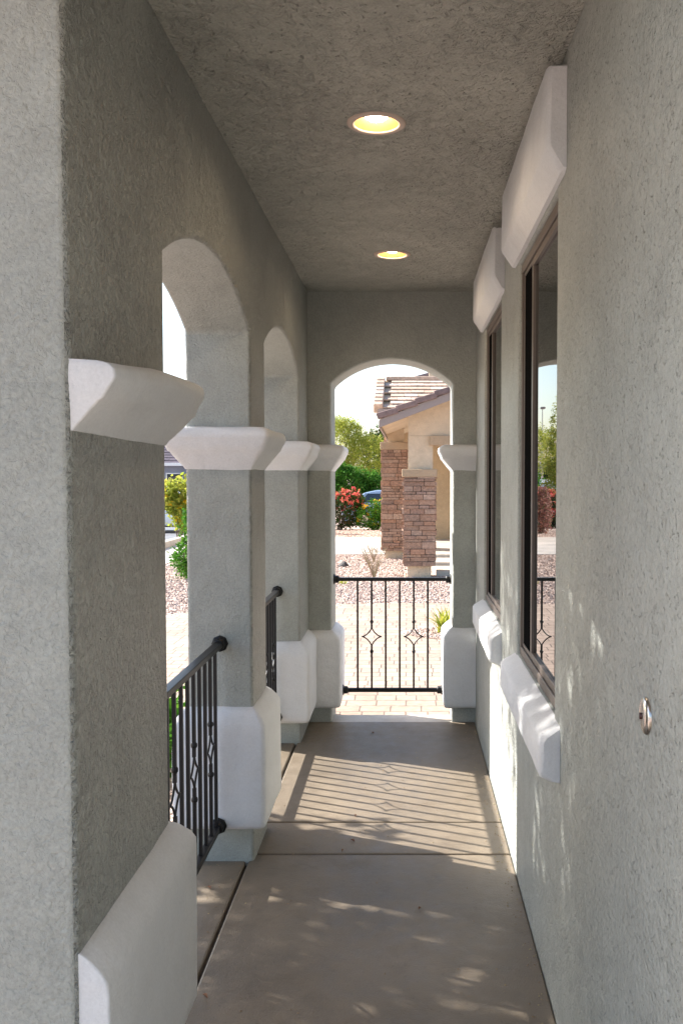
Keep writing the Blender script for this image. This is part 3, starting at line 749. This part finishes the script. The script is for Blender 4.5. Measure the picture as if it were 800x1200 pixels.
# main roof behind, slope facing the viewer, gable rake on its left
sm = math.atan(.37); V = Vector((0, math.cos(sm), math.sin(sm)))
npart('roof', tile_plane((-.52, 19.7, 2.93), (1, 0, 0), V, 22, 8, .30, .30, M['tile']), M['tile'])
bm = bmesh.new(); prism(bm, [(19.68, 2.84), (22.0, 2.84 + 2.32 * .37), (24.3, 2.84), (24.3, 2.93), (22.0, 2.93 + 2.32 * .37), (19.68, 2.93)], 'x', -.60, 6); npart('roof_deck', bm, M['tan_trim'])
bm = bmesh.new(); Rm = Matrix.Translation((0, 19.66, 2.93)) @ Matrix.Rotation(sm, 4, 'X')
for k in range(8):
    vv = box(bm, -.72, -.52, k * .30, k * .30 + .33, -.10, .10, Rm)
    for q in (vv[0], vv[1], vv[4], vv[5]): q.co.z += .03
npart('rake_tiles', bm, M['tile'], bevel=.02)
npart('ridge_tiles', bx(-.5, 6, 21.88, 22.1, 3.77, 3.88), M['tile'], bevel=.03)
npart('fascia_board', bx(-.62, 6, 19.64, 19.675, 2.80, 2.95), M['fascia'])
# rear roof with hip on its left, chimney-like stucco wall
hx = Vector((-.70, 27.0, 4.02))
npart('roof', tile_plane((-.72, 27.0, 4.02), (1, 0, 0), V, 24, 9, .32, .32, M['tile'], clip=lambda a, b_: a > b_ * .93), M['tile'])
bm = bmesh.new(); bmesh.ops.create_cube(bm, size=1)
for v_ in bm.verts:
    v_.co = Vector((-.66 if v_.co.x < 0 else 7, 27.02 if v_.co.y < 0 else 33, 3.90 if v_.co.z < 0 else 4.00))
npart('roof_deck', bm, M['tan_trim'])
bm = bmesh.new()   # body of the hip under the tiles
q = [(-.68, 27.05, 4.0), (7, 27.05, 4.0), (7, 33, 4.0), (-.68, 33, 4.0), (2.1, 29.9, 5.05), (7, 29.9, 5.05)]
vv = [bm.verts.new(p) for p in q]
for f in ((0, 1, 5, 4), (0, 4, 3), (3, 4, 5, 2), (1, 2, 5), (0, 3, 2, 1)): bm.faces.new([vv[k] for k in f])
npart('roof_core', bm, M['tile_edge'])
bm = bmesh.new(); tube(bm, [(-.74, 26.95, 4.09), (2.1, 29.9, 5.15)], .07, 8); npart('hip_tiles', bm, M['tile_edge'])
npart('wall', bx(-.4, 6.8, 27.4, 32.6, 2.9, 3.895), M['cream'])
bm = bmesh.new(); prism(bm, [(.62, 3.9), (3.2, 3.9), (3.2, 3.95), (.62, 4.78)], 'y', 26.4, 26.7); npart('gable_wall', bm, M['cream'])

# ------------------------------------------------------------------ cars
def car(kind, label, loc, rz, paint, glass='carglass', group=None, van=False):
    C0 = thing(kind, label, 'car', loc, group); C0.rotation_euler.z = rz
    low = [(-2.2, .32), (-2.24, .55), (-2.18, .80), (-1.75, .93), (-1.0, .98), (.9, .98), (1.45, .93), (2.1, .78), (2.25, .6), (2.22, .32), (1.75, .24), (-1.75, .24)]
    bm = bmesh.new(); rings = []
    for y, s, dz in ((-.88, .96, .02), (-.90, .985, 0), (-.6, 1, .01), (0, 1.01, .015), (.6, 1, .01), (.90, .985, 0), (.88, .96, .02)):
        rings.append([bm.verts.new((p[0] * s, y, p[1] + (dz if p[1] > .6 else 0))) for p in low])
    n = len(low)
    for A, B in zip(rings, rings[1:]):
        for k in range(n): bm.faces.new((A[k], A[(k + 1) % n], B[(k + 1) % n], B[k]))
    bm.faces.new(rings[0]); bm.faces.new(rings[-1][::-1]); obj('body', bm, M[paint], C0, bevel=.05, seg=3, angle=25)
    cab = [(-1.85, .94), (-1.35, 1.36), (-.9, 1.45), (.1, 1.46), (.55, 1.38), (1.25, .95)] if not van else [(-2.1, .94), (-2.0, 1.6), (-1.6, 1.78), (.6, 1.78), (1.0, 1.6), (1.5, .95)]
    bm = bmesh.new(); A = []; B = []
    for x, z in cab:
        w = .84 - (z - .95) * .36; A.append(bm.verts.new((x, -w, z))); B.append(bm.verts.new((x, w, z)))
    n = len(cab)
    for k in range(n - 1): bm.faces.new((A[k], B[k], B[k + 1], A[k + 1]))
    bm.faces.new(A); bm.faces.new(B[::-1]); bm.faces.new((A[0], A[-1], B[-1], B[0])); obj('roof', bm, M[paint], C0, bevel=.05, seg=3, angle=20)
    zt = (1.33 if not van else 1.6)
    for s in (-1, 1):
        for xa, xb, xc, xd in ((-1.5, -.42, -.42, -1.22), (-.36, 1.0, .48, -.36)):
            ys = lambda z: s * (.845 - (z - .95) * .36 + .004)
            q = [(xa, ys(1.0), 1.0), (xb, ys(1.0), 1.0), (xc, ys(zt), zt), (xd, ys(zt), zt)]
            vs = q + [(a, b_ - s * .02, c) for a, b_, c in q]
            pyobj('side_window', vs, [(0, 1, 2, 3), (7, 6, 5, 4), (0, 4, 5, 1), (1, 5, 6, 2), (2, 6, 7, 3), (3, 7, 4, 0)], M[glass], C0)
    for (xa, za, xb, zb_), nm in (((1.22, .99, .60, zt + .03), 'windscreen'), ((-1.82, .99, -1.40, zt), 'rear_window')):
        sgn = 1 if xa > 0 else -1
        q = [(xa, -.74, za), (xa, .74, za), (xb, .62, zb_), (xb, -.62, zb_)]; q = [(a + sgn * .012, b_, c + .012) for a, b_, c in q]
        vs = q + [(a - sgn * .03, b_, c - .03) for a, b_, c in q]
        pyobj(nm, vs, [(0, 1, 2, 3), (7, 6, 5, 4), (0, 4, 5, 1), (1, 5, 6, 2), (2, 6, 7, 3), (3, 7, 4, 0)], M[glass], C0)
    for x in (-1.38, 1.38):
        for s in (-1, 1):
            bm = bmesh.new(); lathe(bm, [(.19, s * .93), (.30, s * .94), (.33, s * .90), (.33, s * .74), (.28, s * .72)], 24, (x, 0, .33), 'y', False, True)
            w = obj('wheel', bm, M['dark'], C0, smooth=True)
            bm = bmesh.new(); lathe(bm, [(.195, s * .925), (.17, s * .915), (.05, s * .935), (.001, s * .94)], 20, (x, 0, .33), 'y'); obj('rim', bm, M['steel'], w, smooth=True)
    for s in (-1, 1):
        obj('headlight', bx(2.08, 2.2, s * .66 - .16, s * .66 + .16, .62, .76), M['headlight'], C0, bevel=.03)
        obj('tail_light', bx(-2.23, -2.14, s * .7 - .13, s * .7 + .13, .66, .84), M['taillight'], C0, bevel=.02)
        obj('wing_mirror', bx(.78, .92, s * .98 - .09, s * .98 + .09, .98, 1.1), M[paint], C0, bevel=.03)
    return C0
car('parked_car', 'pale blue car parked behind the red and yellow flowering shrubs', (-.30, 36, gz(0, 36) - .10), 0, 'car_blue')
car('parked_car', 'white car parked at the kerb, partly behind the yellow-green plant', (-8.1, 31.5, gz(0, 31.5) - .126), PI / 2 + .1, 'car_white')
car('parked_car', 'white van-like car far up the street, reflected in the nearer window', (-8.2, 62, gz(0, 60) - .126), -PI / 2, 'car_white', van=True)

# ------------------------------------------------------------------ houses across the street, street lamp
def far_house(label, x0, x1, y0, y1, zb, ze, wall, tile, pitch=.42, lantern=False):
    F = thing('distant_house', label, 'house', ((x0 + x1) / 2, y0, zb))
    def fp(name, bm, mat, parent=None, **kw):
        o = obj(name, bm, mat, parent or F, **kw); o.location = -Vector(F.location) if parent is None else (0, 0, 0); return o
    fp('wall', bx(x0, x1, y0, y1, zb - .5, ze), wall)
    ym = (y0 + y1) / 2; rz = ze + (ym - y0 + .5) * pitch
    V = Vector((0, 1, pitch)).normalized()
    fp('roof', tile_plane((x0 - .5, y0 - .5, ze), (1, 0, 0), V, int((x1 - x0 + 1) / .42), int((ym - y0 + .5) / .4) + 1, .42, .42, None), tile)
    bm = bmesh.new(); prism(bm, [(y0 - .45, ze + .0), (ym, rz - .04), (y1 + .45, ze + .0)], 'x', x0 - .48, x1 + .48); fp('roof_deck', bm, tile)
    fp('fascia_board', bx(x0 - .52, x1 + .52, y0 - .56, y0 - .5, ze - .12, ze + .06), M['white_paint'])
    w = fp('garage_door', bx(x0 + 1.0, x0 + 3.6, y0 - .03, y0 - .001, zb, zb + 2.1), M['white_paint'])
    for k in range(3):
        wx = x1 - 1.4 - k * 1.7
        if wx < x0 + 4.2: break
        f = fp('window', bx(wx - .5, wx + .5, y0 - .05, y0 - .001, zb + 1, zb + 2.1), M['white_paint'])
        fp('pane', bx(wx - .43, wx + .43, y0 - .06, y0 - .052, zb + 1.07, zb + 2.03), M['carglass'], f)
    if lantern:
        bm = bmesh.new(); box(bm, -13.35, -13.15, y0 - .22, y0 - .04, zb + 1.55, zb + 1.95); box(bm, -13.42, -13.08, y0 - .28, y0 - .001, zb + 1.95, zb + 2.02); fp('lantern', bm, M['iron'], bevel=.02)
    return F
far_house('blue-grey house with a dark purple tile roof across the street', -22, -12.2, 54, 62, gz(0, 54), 2.15, M['bluegrey_wall'], M['tile_dark'], lantern=True)
far_house('pale house with a pink tile roof far up the street, reflected in the window', -17, -10.6, 88, 98, gz(0, 88), 2.6, M['white_wall'], M['tile'])
LM = thing('street_lamp', 'tall thin street lamp far up the street, reflected in the window', 'street lamp', (-10.6, 79, gz(0, 79)))
bm = bmesh.new(); tube(bm, [(0, 0, 0), (0, 0, 3.5), (0, 0, 7.6)], [.11, .08, .05], 10); obj('pole', bm, M['steel'], LM)
bm = bmesh.new(); box(bm, -.18, .18, -.6, .1, 7.55, 7.72); obj('lamp_head', bm, M['fascia'], LM, bevel=.04)
for i, (x, y, rr, hh, lb) in enumerate([(-12.5, 84, 1.2, 2.3, 'dark green tree beside the street lamp in the window reflection'), (-9.5, 100, 3, 3.4, 'broad green tree at the very end of the street'),
        (-20.5, 70, 3, 3.4, 'green tree behind the blue-grey house'), (-30, 85, 4, 4, 'wide green tree far left behind the houses'), (2, 95, 4, 3.6, 'wide green tree far behind the stone-trimmed house')]):
    tree('distant_tree', lb, (x, y, gz(0, y)), [(0, 0, hh * .62, rr, rr, hh * .42), (rr * .4, 0, hh * .8, rr * .6, rr * .6, hh * .3)], 260, 18, .22, .4, M['leaf_dark'], .15, hh * .3)

# ------------------------------------------------------------------ light
EL = math.radians(35.7); SD = Vector((-.911, .412, 0)).normalized()
sun_dir = Vector((SD.x * math.cos(EL), SD.y * math.cos(EL), math.sin(EL)))
sd = bpy.data.lights.new('sun', 'SUN'); sd.energy = 5; sd.angle = math.radians(.53); sd.color = (1, .95, .88)
so = bpy.data.objects.new('sun', sd); COL.objects.link(so); so.rotation_euler = sun_dir.to_track_quat('Z', 'Y').to_euler(); so.location = (-6, 4, 6)
w = bpy.data.worlds.new('World'); scn.world = w; w.use_nodes = True
nt = w.node_tree; bg = nt.nodes['Background']; bg.inputs['Strength'].default_value = .12
sky = nt.nodes.new('ShaderNodeTexSky'); sky.sky_type = 'NISHITA'; sky.sun_disc = False
sky.sun_elevation = EL; sky.sun_rotation = math.atan2(SD.x, SD.y); sky.air_density = 1.0; sky.dust_density = 1.5; sky.ozone_density = 1.0
nt.links.new(sky.outputs[0], bg.inputs['Color'])

# ------------------------------------------------------------------ camera
cd = bpy.data.cameras.new('camera'); cam = bpy.data.objects.new('camera', cd); COL.objects.link(cam)
cd.sensor_fit = 'VERTICAL'; cd.sensor_height = 36; cd.sensor_width = 24; cd.lens = 36 * 1080 / 1200
cd.shift_x = -77 / 1200; cd.clip_start = .05; cd.clip_end = 1500
cam.location = (0, 0, 1.58); cam.rotation_euler = (PI / 2 - math.atan(45 / 1080), 0, 0)
scn.camera = cam
scn.render.resolution_x = 682; scn.render.resolution_y = 1024
scn.view_settings.view_transform = 'Standard'; scn.view_settings.look = 'None'; scn.view_settings.gamma = 1
scn.view_settings.exposure = 1.58
try:
    scn.cycles.max_bounces = 10; scn.cycles.diffuse_bounces = 6
except Exception: pass
